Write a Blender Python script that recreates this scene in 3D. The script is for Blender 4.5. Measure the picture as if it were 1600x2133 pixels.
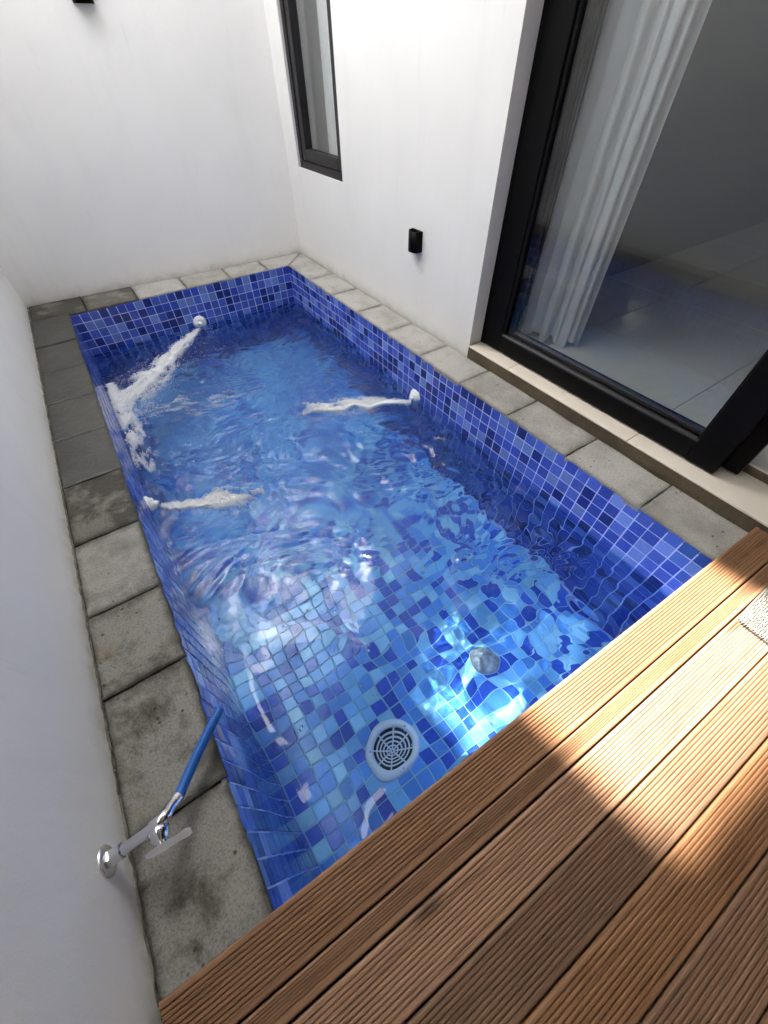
import bpy, bmesh, math, random
import numpy as np
from mathutils import Vector, Matrix, noise

for _o in list(bpy.data.objects):
    bpy.data.objects.remove(_o, do_unlink=True)
SC = bpy.context.scene
COL = SC.collection
random.seed(7)
T = 0.05            # one mosaic tile pitch in metres; all layout numbers below are in tile pitches
WZ = -4.6           # water level
FZ = -16.5          # pool floor
LX, RX = -31.95, 3.9   # faces of the boundary wall and the house wall

# ------------------------------------------------------------------ camera
cam_d = bpy.data.cameras.new('camera')
cam = bpy.data.objects.new('camera', cam_d)
COL.objects.link(cam)
cam_d.sensor_fit = 'HORIZONTAL'
cam_d.sensor_width = 36.0
cam_d.lens = 18.102
cam_d.clip_start = 0.01
cam_d.clip_end = 2000
_R = Matrix(((0.82941792, 0.43466616, -0.35090063),
             (-0.55856089, 0.63550786, -0.53304736),
             (-0.00869754, 0.6381184, 0.76988913)))
cam.matrix_world = Matrix.Translation(Vector((-23.2772, -59.2082, 19.8792)) * T) @ _R.to_4x4()
SC.camera = cam

# ------------------------------------------------------------------ world, sun, exposure
SUN_EL = math.radians(48)
SUN_H = Vector((-0.12, 0.9928, 0))
SUN_S = Vector((SUN_H.x * math.cos(SUN_EL), SUN_H.y * math.cos(SUN_EL), math.sin(SUN_EL)))
W = bpy.data.worlds.new('World')
SC.world = W
W.use_nodes = True
_n = W.node_tree.nodes
_bg = _n['Background']
_sky = _n.new('ShaderNodeTexSky')
_sky.sky_type = 'NISHITA'
_sky.sun_disc = False
_sky.sun_elevation = SUN_EL
_sky.sun_rotation = math.atan2(SUN_H.x, SUN_H.y)
_sky.air_density = 0.55
_sky.dust_density = 0.6
_sky.ozone_density = 0.3
_haze = _n.new('ShaderNodeHueSaturation')      # thin bright overcast: paler than a clear sky
_haze.inputs['Saturation'].default_value = 0.06
W.node_tree.links.new(_sky.outputs[0], _haze.inputs['Color'])
W.node_tree.links.new(_haze.outputs[0], _bg.inputs[0])
_bg.inputs[1].default_value = 0.15
sun_d = bpy.data.lights.new('sun', 'SUN')
sun_d.energy = 1.7
sun_d.angle = math.radians(1.1)
sun_d.color = (1.0, 0.93, 0.84)
sun_o = bpy.data.objects.new('sun', sun_d)
COL.objects.link(sun_o)
sun_o.rotation_euler = SUN_S.to_track_quat('Z', 'Y').to_euler()
sun_o.location = SUN_S * 12
try:
    sun_d.cycles.is_caustics_light = True
except Exception:
    pass
SC.view_settings.view_transform = 'Standard'
SC.view_settings.look = 'None'
SC.view_settings.gamma = 1.0
SC.view_settings.exposure = 4.9
SC.view_settings.use_curve_mapping = False
SC.render.engine = 'CYCLES'
cy = SC.cycles
cy.use_denoising = True
cy.max_bounces = 14
cy.diffuse_bounces = 9
cy.glossy_bounces = 6
cy.transmission_bounces = 10
cy.transparent_max_bounces = 20
cy.caustics_reflective = True
cy.caustics_refractive = True
cy.blur_glossy = 0.3
cy.sample_clamp_indirect = 6.0
cy.sample_clamp_direct = 0.0

# ------------------------------------------------------------------ object helpers
def tag(o, label=None, cat=None, group=None, kind=None):
    if label: o['label'] = label
    if cat: o['category'] = cat
    if group: o['group'] = group
    if kind: o['kind'] = kind
    return o

def empty(name, loc, label=None, cat=None, group=None, kind=None):
    o = bpy.data.objects.new(name, None)
    o.empty_display_size = 0.05
    o.location = Vector(loc) * T
    COL.objects.link(o)
    return tag(o, label, cat, group, kind)

def abs_loc(o):
    v = Vector((0, 0, 0))
    while o is not None:
        v = v + o.location
        o = o.parent
    return v

def link_mesh(name, me, parent=None, loc=None):
    o = bpy.data.objects.new(name, me)
    COL.objects.link(o)
    if loc is not None: o.location = loc
    if parent is not None: o.parent = parent
    return o

class MB:
    """collects geometry (in tile pitches) and builds one mesh object"""
    def __init__(s):
        s.v = []; s.f = []; s.m = []; s.sm = []
    def add(s, v, f, mi=0, smooth=False):
        b = len(s.v)
        s.v += [tuple(p) for p in v]
        for q in f:
            s.f.append([i + b for i in q]); s.m.append(mi); s.sm.append(smooth)
        return s
    def bm(s, bm, mi=0, smooth=False):
        bm.verts.ensure_lookup_table()
        for i, v in enumerate(bm.verts): v.index = i
        s.add([v.co for v in bm.verts], [[v.index for v in f.verts] for f in bm.faces], mi, smooth)
        bm.free()
        return s
    def box(s, x0, x1, y0, y1, z0, z1, bev=0.0, mi=0, seg=1):
        bm = bmesh.new()
        bmesh.ops.create_cube(bm, size=1)
        for v in bm.verts:
            v.co = Vector((x0 + (v.co.x + .5) * (x1 - x0), y0 + (v.co.y + .5) * (y1 - y0), z0 + (v.co.z + .5) * (z1 - z0)))
        if bev > 0:
            bmesh.ops.bevel(bm, geom=bm.edges[:], offset=bev, segments=seg, affect='EDGES', profile=.5)
        return s.bm(bm, mi)
    def prism(s, poly, z0, z1, mi=0):
        n = len(poly)
        v = [(x, y, z0) for x, y in poly] + [(x, y, z1) for x, y in poly]
        f = [list(range(n))[::-1], list(range(n, 2 * n))] + [[i, (i + 1) % n, n + (i + 1) % n, n + i] for i in range(n)]
        return s.add(v, f, mi)
    def tube(s, path, rad, seg=16, mi=0, caps=True, squash=None):
        P = [Vector(p) for p in path]
        n = len(P)
        if not hasattr(rad, '__len__'): rad = [rad] * n
        v = []; f = []
        ref = None
        for i in range(n):
            d = (P[min(i + 1, n - 1)] - P[max(i - 1, 0)]).normalized()
            if ref is None:
                ref = d.orthogonal().normalized()
            ref = (ref - d * ref.dot(d)).normalized()
            b = d.cross(ref)
            for k in range(seg):
                a = 2 * math.pi * k / seg
                v.append(P[i] + (ref * math.cos(a) + b * math.sin(a)) * rad[i])
        for i in range(n - 1):
            for k in range(seg):
                f.append([i * seg + k, i * seg + (k + 1) % seg, (i + 1) * seg + (k + 1) % seg, (i + 1) * seg + k])
        s.add(v, f, mi, True)
        if caps:
            s.add(v[:seg], [list(range(seg))[::-1]], mi)
            s.add(v[-seg:], [list(range(seg))], mi)
        return s
    def lathe(s, prof, origin, axis, seg=32, mi=0, smooth=True):
        """prof: (radius, height along axis)"""
        a = Vector(axis).normalized(); r = a.orthogonal().normalized(); b = a.cross(r); o = Vector(origin)
        v = []; f = []
        for (rr, h) in prof:
            for k in range(seg):
                t = 2 * math.pi * k / seg
                v.append(o + a * h + (r * math.cos(t) + b * math.sin(t)) * rr)
        for i in range(len(prof) - 1):
            for k in range(seg):
                f.append([i * seg + k, i * seg + (k + 1) % seg, (i + 1) * seg + (k + 1) % seg, (i + 1) * seg + k])
        return s.add(v, f, mi, smooth)
    def build(s, name, mats, parent=None, origin=None):
        if parent is not None:
            o0 = abs_loc(parent)
        else:
            o0 = Vector((0, 0, 0))
        base = Vector(origin) * T if origin is not None else o0
        me = bpy.data.meshes.new(name)
        me.from_pydata([(Vector(p) * T - base) for p in s.v], [], s.f)
        for m in (mats if isinstance(mats, (list, tuple)) else [mats]):
            me.materials.append(m)
        me.polygons.foreach_set('material_index', s.m)
        me.polygons.foreach_set('use_smooth', s.sm)
        me.update()
        o = link_mesh(name, me, parent, base - o0)
        return o

# ------------------------------------------------------------------ material helpers
class NT:
    def __init__(s, name):
        s.mat = bpy.data.materials.new(name)
        s.mat.use_nodes = True
        s.t = s.mat.node_tree
        s.t.nodes.clear()
        s.out = s.t.nodes.new('ShaderNodeOutputMaterial')
        s.geo = s.t.nodes.new('ShaderNodeNewGeometry')
        s.pos = s.geo.outputs['Position']
    def n(s, typ, **kw):
        nd = s.t.nodes.new('ShaderNode' + typ)
        for k, v in kw.items():
            setattr(nd, k, v)
        return nd
    def l(s, a, b): s.t.links.new(a, b)
    def set(s, sock, val):
        if hasattr(val, 'links'): s.l(val, sock)
        else: sock.default_value = val
    def scaled(s, sc, src=None):
        m = s.n('Mapping')
        s.l(src or s.pos, m.inputs['Vector'])
        m.inputs['Scale'].default_value = sc if hasattr(sc, '__len__') else (sc, sc, sc)
        return m.outputs[0]
    def noise(s, scale, detail=4, rough=.55, vec=None, out='Fac', dist=0.0):
        nd = s.n('TexNoise')
        s.l(s.scaled(scale, vec), nd.inputs['Vector'])
        nd.inputs['Scale'].default_value = 1
        nd.inputs['Detail'].default_value = detail
        nd.inputs['Roughness'].default_value = rough
        nd.inputs['Distortion'].default_value = dist
        return nd.outputs[out]
    def ramp(s, fac, stops, interp='LINEAR'):
        r = s.n('ValToRGB')
        r.color_ramp.interpolation = interp
        e = r.color_ramp.elements
        while len(e) < len(stops): e.new(.5)
        for i, (p, c) in enumerate(stops):
            e[i].position = p
            e[i].color = (c, c, c, 1) if not hasattr(c, '__len__') else (*c, 1)
        s.l(fac, r.inputs[0])
        return r.outputs[0]
    def mix(s, fac, a, b, blend='MIX'):
        m = s.n('Mix', data_type='RGBA', blend_type=blend)
        s.set(m.inputs[0], fac)
        for sock, val in ((m.inputs[6], a), (m.inputs[7], b)):
            if hasattr(val, 'links'): s.l(val, sock)
            else: sock.default_value = (*val, 1)
        return m.outputs[2]
    def math(s, op, a, b=0.0, clamp=False):
        m = s.n('Math', operation=op, use_clamp=clamp)
        s.set(m.inputs[0], a); s.set(m.inputs[1], b)
        return m.outputs[0]
    def xyz(s, src=None):
        x = s.n('SeparateXYZ'); s.l(src or s.pos, x.inputs[0]); return x.outputs
    def bump(s, h, strength, dist, normal=None):
        b = s.n('Bump')
        s.l(h, b.inputs['Height'])
        b.inputs['Strength'].default_value = strength
        b.inputs['Distance'].default_value = dist
        if normal is not None: s.l(normal, b.inputs['Normal'])
        return b.outputs[0]
    def pbsdf(s, color, rough=.6, normal=None, **kw):
        p = s.n('BsdfPrincipled')
        if hasattr(color, 'links'): s.l(color, p.inputs['Base Color'])
        else: p.inputs['Base Color'].default_value = (*color, 1)
        s.set(p.inputs['Roughness'], rough)
        if normal is not None: s.l(normal, p.inputs['Normal'])
        for k, v in kw.items():
            s.set(p.inputs[k.replace('_', ' ')], v)
        s.l(p.outputs[0], s.out.inputs[0])
        return s.mat

def simple(name, col, rough=.5, **kw):
    return NT(name).pbsdf(col, rough, **kw)

def m_plaster(name, col, grime=.5):
    m = NT(name)
    big = m.noise(2.2, 3)
    streak = m.noise((9, 9, 1.3), 5, .6)
    fine = m.noise(320, 3, .7)
    c = m.mix(m.ramp(big, [(.3, 0.0), (.72, 1.0)]), col, tuple(v * .93 for v in col))
    c = m.mix(m.math('MULTIPLY', m.ramp(streak, [(.56, 0.0), (.74, 1.0)]), .14 * grime), c, (.42, .40, .38))
    # scuffs: short thin near-vertical strokes
    sc = m.noise((38, 38, 4.5), 2, .5, dist=.4)
    c = m.mix(m.math('MULTIPLY', m.ramp(sc, [(.70, 0.0), (.76, 1.0)]), .16 * grime), c, (.38, .37, .35))
    # ragged dirt line along the foot of the wall
    z = m.math('ADD', m.xyz()[2], m.math('MULTIPLY', m.math('SUBTRACT', m.noise(16, 5, .7), .5), .10))
    foot = m.ramp(z, [(.0, 1.0), (.035, .25), (.07, 0.0)])
    c = m.mix(m.math('MULTIPLY', foot, .55 * grime + .1), c, (.33, .29, .22))
    h = m.math('ADD', m.math('MULTIPLY', fine, .35), m.noise(26, 4, .6))
    return m.pbsdf(c, .82, m.bump(h, .25, .004))

def m_stone(name, col, dark, spread, rough=.9, wet=False, lichen=0.0, dirt=.8, stain=0.0):
    m = NT(name)
    o = m.n('ObjectInfo')
    n1 = m.noise(7, 6, .65)
    n2 = m.noise(210, 3, .75)
    n3 = m.noise(34, 5, .7)
    per = m.math('MULTIPLY', m.math('SUBTRACT', o.outputs['Random'], .5), .22)
    f = m.ramp(m.math('ADD', n1, per), spread)
    c = m.mix(f, col, dark)
    c = m.mix(m.ramp(n2, [(.30, .8), (.52, 0.0)]), c, tuple(v * .42 for v in col))
    c = m.mix(m.ramp(n2, [(.62, 0.0), (.8, .55)]), c, tuple(min(1, v * 1.9) for v in col))
    if stain:
        sf = m.ramp(m.noise(6.5, 8, .75, dist=.25), [(.50, 0.0), (.64, 1.0)])
        c = m.mix(m.math('MULTIPLY', sf, stain), c, (.045, .039, .026))
        sf = m.ramp(m.noise(8.5, 5, .65, vec=m.scaled(1.0, None), dist=.2), [(.58, 0.0), (.70, 1.0)])
        c = m.mix(m.math('MULTIPLY', sf, stain * .6), c, (.19, .14, .09))
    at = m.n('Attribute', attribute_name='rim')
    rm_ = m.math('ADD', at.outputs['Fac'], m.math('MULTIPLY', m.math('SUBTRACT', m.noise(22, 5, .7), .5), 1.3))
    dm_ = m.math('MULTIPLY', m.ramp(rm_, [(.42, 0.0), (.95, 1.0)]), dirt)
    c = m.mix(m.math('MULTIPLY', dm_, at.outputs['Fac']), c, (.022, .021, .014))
    # droplets and pits
    vo = m.n('TexVoronoi'); m.l(m.scaled(36), vo.inputs['Vector'])
    vo.inputs['Scale'].default_value = 1
    spots = m.math('MULTIPLY', m.ramp(vo.outputs['Distance'], [(.10, 1.0), (.16, 0.0)]), m.ramp(m.noise(9, 2), [(.52, 0.0), (.58, 1.0)]))
    c = m.mix(m.math('MULTIPLY', spots, .8), c, (.025, .024, .02))
    if lichen:
        lf = m.ramp(m.noise(15, 6, .75, dist=.8), [(.6, 0.0), (.72, lichen)])
        c = m.mix(lf, c, (.34, .33, .31))
    hh = m.math('ADD', m.math('MULTIPLY', n2, .6), n3)
    return m.pbsdf(c, .32 if wet else rough, m.bump(hh, .55, .005), Specular_IOR_Level=.5 if wet else .25)

def m_tile(name, col, var):
    m = NT(name)
    o = m.n('ObjectInfo')
    n1 = m.noise(46, 4, .7, dist=.5)
    c = m.mix(m.ramp(n1, [(.32, 0.0), (.72, 1.0)]), col, var)
    hs = m.n('HueSaturation')
    m.l(c, hs.inputs['Color'])
    m.l(m.math('ADD', m.math('MULTIPLY', o.outputs['Random'], .35), .82), hs.inputs['Value'])
    h = m.noise(70, 3, .6)
    return m.pbsdf(hs.outputs[0], .14, m.bump(h, .12, .003), Specular_IOR_Level=.5)

def m_wood(name, c1, c2, c3):
    m = NT(name)
    o = m.n('ObjectInfo')
    off = m.n('VectorMath', operation='SCALE'); m.l(o.outputs['Location'], off.inputs[0])
    comb = m.n('CombineXYZ'); m.l(m.math('MULTIPLY', o.outputs['Random'], 37.0), comb.inputs[0])
    m.l(m.math('MULTIPLY', o.outputs['Random'], 11.0), comb.inputs[2])
    add = m.n('VectorMath', operation='ADD'); m.l(m.pos, add.inputs[0]); m.l(comb.outputs[0], add.inputs[1])
    rot = m.n('Mapping'); m.l(add.outputs[0], rot.inputs['Vector']); rot.inputs['Rotation'].default_value = (0, 0, math.radians(2.2))
    v = rot.outputs[0]
    g1 = m.noise((3.2, 90, 20), 5, .65, vec=v)
    g2 = m.noise((9, 260, 60), 3, .6, vec=v)
    g3 = m.noise((2.2, 9, 9), 3, .5, vec=v)
    c = m.mix(m.ramp(g1, [(.3, 0.0), (.7, 1.0)]), c1, c2)
    c = m.mix(m.ramp(g3, [(.42, 0.0), (.75, .75)]), c, c3)
    c = m.mix(m.ramp(g2, [(.32, .55), (.5, 0.0)]), c, tuple(x * .35 for x in c1))
    hs = m.n('HueSaturation'); m.l(c, hs.inputs['Color'])
    m.l(m.math('ADD', m.math('MULTIPLY', o.outputs['Random'], .5), .78), hs.inputs['Value'])
    m.l(m.math('ADD', m.math('MULTIPLY', m.math('FRACT', m.math('MULTIPLY', o.outputs['Random'], 7.3)), .2), .9), hs.inputs['Saturation'])
    # small dark knots
    vo = m.n('TexVoronoi'); m.l(m.scaled((2.6, 9, 9), v), vo.inputs['Vector']); vo.inputs['Scale'].default_value = 1
    kn = m.ramp(vo.outputs['Distance'], [(.03, .8), (.12, 0.0)])
    c = m.mix(kn, hs.outputs[0], tuple(x * .25 for x in c1))
    r = m.ramp(m.noise(30, 3), [(.3, .48), (.7, .66)])
    h = m.math('ADD', g1, m.math('MULTIPLY', g2, .7))
    return m.pbsdf(c, r, m.bump(h, .10, .0010), Specular_IOR_Level=.3)

M = {}
M['white'] = m_plaster('white_paint_darkened', (.715, .70, .672), .6)  # light balance put into the colour: darkened against the house wall's strong light
M['white_rear'] = m_plaster('white_rear_paint_lightened', (.83, .812, .78), .6)  # lightened in colour to make up for weak light on the rear wall
M['white2'] = m_plaster('white_wall_paint_weathered', (.80, .79, .765), .8)
M['stone'] = m_stone('andesite_dry', (.43, .408, .375), (.28, .262, .23), [(.42, 0.0), (.72, 1.0)], dirt=.4, stain=.12)
M['stone_mid'] = m_stone('andesite_weathered', (.245, .235, .212), (.13, .122, .105), [(.46, 0.0), (.60, 1.0)], stain=.8)
M['stone_left'] = m_stone('andesite_left', (.31, .295, .275), (.17, .16, .14), [(.42, 0.0), (.70, 1.0)], stain=.35)  # tone between the dry and weathered stone, with some stains
M['stone_wet'] = m_stone('andesite_wet', (.058, .054, .044), (.03, .029, .025), [(.4, 0.0), (.65, 1.0)], wet=True, lichen=.0)
M['stone_half'] = m_stone('andesite_half_wet', (.058, .054, .044), (.16, .15, .13), [(.50, 0.0), (.60, 1.0)], rough=.7, lichen=.5)
M['bed'] = simple('dark_mortar', (.035, .033, .030), .95)
M['mortar'] = m_stone('tan_mortar', (.24, .22, .18), (.10, .09, .065), [(.4, 0.0), (.7, 1.0)])
M['riser'] = m_stone('stained_cement', (.17, .13, .085), (.075, .058, .04), [(.35, 0.0), (.7, 1.0)], rough=.6)
M['grout'] = simple('pale_grout', (.55, .62, .88), .8)
M['grout_floor'] = simple('aqua_grout', (.26, .47, .62), .8)
M['t0'] = m_tile('tile_navy', (.012, .022, .16), (.016, .032, .22))
M['t1'] = m_tile('tile_royal', (.030, .058, .36), (.045, .085, .42))
M['t2'] = m_tile('tile_blue', (.075, .13, .50), (.060, .10, .42))
M['t3'] = m_tile('tile_pale_blue', (.17, .26, .58), (.125, .20, .53))
M['f0'] = m_tile('floor_tile_royal', (.020, .075, .46), (.034, .105, .54))
M['f1'] = m_tile('floor_tile_blue', (.075, .25, .68), (.09, .29, .72))
M['f2'] = m_tile('floor_tile_sky', (.19, .46, .78), (.14, .39, .74))
M['f3'] = m_tile('floor_tile_aqua', (.30, .60, .80), (.23, .52, .78))
M['wood'] = m_wood('hardwood_decking', (.215, .112, .058), (.275, .150, .080), (.160, .078, .040))
M['black'] = simple('black_aluminium', (.002, .002, .0023), .45, Specular_IOR_Level=.12)
M['black2'] = simple('black_aluminium_bead', (.005, .0052, .006), .3, Specular_IOR_Level=.2)
M['charcoal'] = simple('charcoal_aluminium', (.016, .0145, .016), .42, Specular_IOR_Level=.25)
M['bead'] = simple('grey_glazing_seal', (.03, .03, .033), .3)
M['lamp'] = simple('black_lamp_shell', (.002, .002, .0022), .5, Specular_IOR_Level=.1)
M['lampwhite'] = simple('white_lamp_insert', (.75, .75, .73), .5)
M['chrome'] = simple('polished_chrome', (.72, .72, .73), .13, Metallic=1.0)
M['satin'] = simple('satin_metal', (.74, .73, .70), .26, Metallic=.85)
M['hose'] = simple('blue_pvc_hose', (.008, .105, .40), .42)
M['plastic'] = simple('white_abs_plastic', (.78, .79, .76), .35)
M['drain'] = simple('pale_plastic_grate', (.60, .68, .74), .45)
M['hole_shade'] = simple('black_hole_shade', (.008, .010, .014), .8)  # near-black that stands for the shade inside holes and gaps
M['dome'] = NT('grey_stone_dome'); _m = M['dome']
M['dome'] = _m.pbsdf(_m.mix(_m.ramp(_m.noise(60, 4), [(.35, 0.0), (.65, 1.0)]), (.16, .19, .22), (.36, .40, .43)), .45)
M['cream'] = NT('cream_threshold_tile'); _m = M['cream']
M['cream'] = _m.pbsdf(_m.mix(_m.ramp(_m.noise(11, 4), [(.35, 0.0), (.75, 1.0)]), (.74, .66, .555), (.68, .60, .50)), .32)
M['floorin'] = NT('grey_room_tile'); _m = M['floorin']
M['floorin'] = _m.pbsdf(_m.mix(_m.ramp(_m.noise(3, 4), [(.35, 0.0), (.75, 1.0)]), (.72, .71, .66), (.66, .655, .61)), .22)
M['dark_joint'] = simple('dark_joint', (.04, .04, .035), .9)
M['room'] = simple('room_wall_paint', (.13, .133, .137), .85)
M['canopy_grey'] = simple('added_canopy_grey', (.34, .335, .325), .9)  # only on the added roof slab; dark to cut haze in the water
M['ceiling'] = simple('ceiling_paint', (.62, .62, .61), .9)
M['ground'] = NT('bare_ground'); _m = M['ground']
M['ground'] = _m.pbsdf(_m.mix(_m.noise(.4, 5), (.16, .14, .10), (.09, .11, .06)), .95)

def m_curtain():
    m = NT('sheer_white_curtain')
    d = m.n('BsdfDiffuse'); d.inputs[0].default_value = (.93, .93, .92, 1)
    t = m.n('BsdfTranslucent'); t.inputs[0].default_value = (.93, .93, .92, 1)
    x = m.n('MixShader'); x.inputs[0].default_value = .4
    m.l(d.outputs[0], x.inputs[1]); m.l(t.outputs[0], x.inputs[2]); m.l(x.outputs[0], m.out.inputs[0])
    return m.mat
M['curtain'] = m_curtain()

def m_glass():
    m = NT('tinted_window_glass')
    dt = m.n('VectorMath', operation='DOT_PRODUCT')
    m.l(m.geo.outputs['Normal'], dt.inputs[0]); m.l(m.geo.outputs['Incoming'], dt.inputs[1])
    c = m.math('SUBTRACT', 1.0, m.math('ABSOLUTE', dt.outputs['Value']), True)
    fr = m.math('ADD', m.math('MULTIPLY', m.math('POWER', c, 5.0), .96), .036)
    tr = m.n('BsdfTransparent'); tr.inputs[0].default_value = (.94, .95, .95, 1)
    gl = m.n('BsdfGlossy'); gl.inputs['Roughness'].default_value = .0; gl.inputs[0].default_value = (1, 1, 1, 1)
    x = m.n('MixShader'); m.l(fr, x.inputs[0]); m.l(tr.outputs[0], x.inputs[1]); m.l(gl.outputs[0], x.inputs[2])
    m.l(x.outputs[0], m.out.inputs[0])
    return m.mat
M['glass'] = m_glass()

def m_water():
    m = NT('pool_water')
    rf_ = m.n('BsdfRefraction'); rf_.inputs['IOR'].default_value = 1.333; rf_.inputs['Roughness'].default_value = 0.0
    rf_.inputs[0].default_value = (.80, .93, 1.0, 1)
    gl_ = m.n('BsdfGlossy'); gl_.inputs['Roughness'].default_value = 0.0; gl_.inputs[0].default_value = (1, 1, 1, 1)
    fr_ = m.n('Fresnel'); fr_.inputs['IOR'].default_value = 1.333
    mx_ = m.n('MixShader'); m.l(fr_.outputs[0], mx_.inputs[0]); m.l(rf_.outputs[0], mx_.inputs[1]); m.l(gl_.outputs[0], mx_.inputs[2])
    yy = m.xyz()[1]
    chop = m.ramp(m.math('DIVIDE', m.math('ADD', yy, 2.45), .8), [(.0, 0.0), (1.0, 1.0)])
    patch_ = m.ramp(m.noise(2.6, 2), [(.35, .35), (.65, 1.0)])
    h = m.math('MULTIPLY', m.math('MULTIPLY', m.noise((95, 165, 60), 3, .6, dist=.6), chop), patch_)
    bn_ = m.bump(h, .42, .0045)
    for nd_ in (rf_, gl_, fr_): m.l(bn_, nd_.inputs['Normal'])
    m.l(mx_.outputs[0], m.out.inputs[0])
    return m.mat
M['water'] = m_water()

def m_foam():
    m = NT('white_aerated_water')
    d = m.n('BsdfDiffuse'); d.inputs[0].default_value = (.985, .99, 1.0, 1)
    t = m.n('BsdfTranslucent'); t.inputs[0].default_value = (.985, .99, 1.0, 1)
    x = m.n('MixShader'); x.inputs[0].default_value = .4
    tr = m.n('BsdfTransparent')
    y = m.n('MixShader'); y.inputs[0].default_value = .9
    m.l(d.outputs[0], x.inputs[1]); m.l(t.outputs[0], x.inputs[2])
    m.l(tr.outputs[0], y.inputs[1]); m.l(x.outputs[0], y.inputs[2]); m.l(y.outputs[0], m.out.inputs[0])
    return m.mat
M['foam'] = m_foam()

def m_bubble():
    m = NT('bubble_film')
    g = m.n('BsdfGlass'); g.inputs['IOR'].default_value = 1.2; g.inputs['Roughness'].default_value = .02
    m.l(g.outputs[0], m.out.inputs[0])
    return m.mat
M['bubble'] = m_bubble()

def m_mat():
    m = NT('woven_bath_mat')
    vo = m.n('TexVoronoi'); m.l(m.scaled((170, 170, 1)), vo.inputs['Vector']); vo.inputs['Scale'].default_value = 1
    vo.inputs['Randomness'].default_value = .35
    f = m.ramp(vo.outputs['Distance'], [(.24, 1.0), (.42, 0.0)])
    c = m.mix(f, (.15, .145, .13), (.012, .011, .010))
    return m.pbsdf(c, .95, m.bump(m.math('SUBTRACT', 1.0, f), .8, .003), Specular_IOR_Level=.1)
M['mat'] = m_mat()

# ------------------------------------------------------------------ ground and walls
g = MB()
o_ = [(-9000, -9000), (9000, -9000), (9000, 9000), (-9000, 9000)]
i_ = [(-60, -160), (80, -160), (80, 40), (-60, 40)]
g.add([(x, y, -.4) for x, y in o_ + i_], [[k, (k + 1) % 4, 4 + (k + 1) % 4, 4 + k] for k in range(4)])
tag(g.build('ground', M['ground']), kind='structure')

BY0, BY1 = 5.75, 4.02      # foot of the rear wall at the left and at the right (the wall is not square to the pool)
def back_y(x): return BY0 + (x - LX) / (RX - LX) * (BY1 - BY0)

# rear wall; unseen upper part and opening added to shade court, shape sun patch
OPX = (-23.6, -9.2); OPZ = (49.0, 82.4); TOP = 112.0
rw = MB()
for x0, x1, z0, z1 in [(-60, OPX[0], -2, TOP), (OPX[0], OPX[1], -2, OPZ[0]), (OPX[0], OPX[1], OPZ[1], TOP), (OPX[1], 60, -2, TOP)]:
    rw.prism([(x0, back_y(x0)), (x1, back_y(x1)), (x1, back_y(x1) + 2.4), (x0, back_y(x0) + 2.4)], z0, z1)
tag(rw.build('rear_wall', M['white_rear'], origin=(-14, 5, 0)), 'white painted wall across the far end of the pool, top added to block sun', 'wall')

# boundary wall on the left with a ragged mortar bead at its foot
bw = empty('boundary_wall', (LX, -50, 0), 'long white painted wall on the left, with the tap fixed to it', 'wall')
w_ = MB(); w_.box(LX - 2.4, LX, -64, back_y(LX) - .02, -2, 43); w_.box(LX - 2.4, LX, -130, -64, -2, 53.9)
w_.build('wall_face', M['white2'], bw)
cp = MB(); cp.box(LX - 2.7, LX + .25, -63.98, back_y(LX) - .02, 43.02, 43.8, .06); cp.build('wall_cap', M['stone_mid'], bw)
bd = MB(); vs = []; fs = []
N = 420
for i in range(N + 1):
    y = back_y(LX) - .05 + (-58.6 - back_y(LX)) * i / N
    nz = noise.noise(Vector((y * 1.1, 3.1, 0))) * .12 + noise.noise(Vector((y * 4.3, 1.7, 0))) * .10
    w = max(.01, .06 + nz * .8); hgt = max(.02, .11 + noise.noise(Vector((y * 2.7, 9.7, 0))) * .14)
    vs += [(LX - .02, y, hgt), (LX + w * .55, y, hgt * .75), (LX + w, y, -.02)]
for i in range(N):
    for k in range(2):
        a = i * 3 + k
        fs.append([a, a + 1, a + 4, a + 3])
bd.add(vs, fs); bd.build('mortar_bead', M['mortar'], bw)

# ------------------------------------------------------------------ pool basin: shell and mosaic tiles
PY1 = -62.0
def tile_mesh(name, mat, sx=.915, sy=.915, h=.04, seed=0):
    rnd = random.Random(seed)
    b = .025
    pts = lambda d, z: [(-sx / 2 + d, -sy / 2 + d, z), (sx / 2 - d, -sy / 2 + d, z), (sx / 2 - d, sy / 2 - d, z), (-sx / 2 + d, sy / 2 - d, z)]
    v = pts(0, -.05) + pts(0, h - .018) + pts(b, h)
    f = [[0, 1, 5, 4], [1, 2, 6, 5], [2, 3, 7, 6], [3, 0, 4, 7], [4, 5, 9, 8], [5, 6, 10, 9], [6, 7, 11, 10], [7, 4, 8, 11], [8, 9, 10, 11]]
    me = bpy.data.meshes.new(name)
    me.from_pydata([Vector(p) * T for p in v], [], f)
    me.materials.append(mat); me.update()
    return me, v, f
TM = {k: tile_mesh('mosaic_tile_' + k, M[k]) for k in ('t0', 't1', 't2', 't3', 'f0', 'f1', 'f2', 'f3')}

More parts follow.
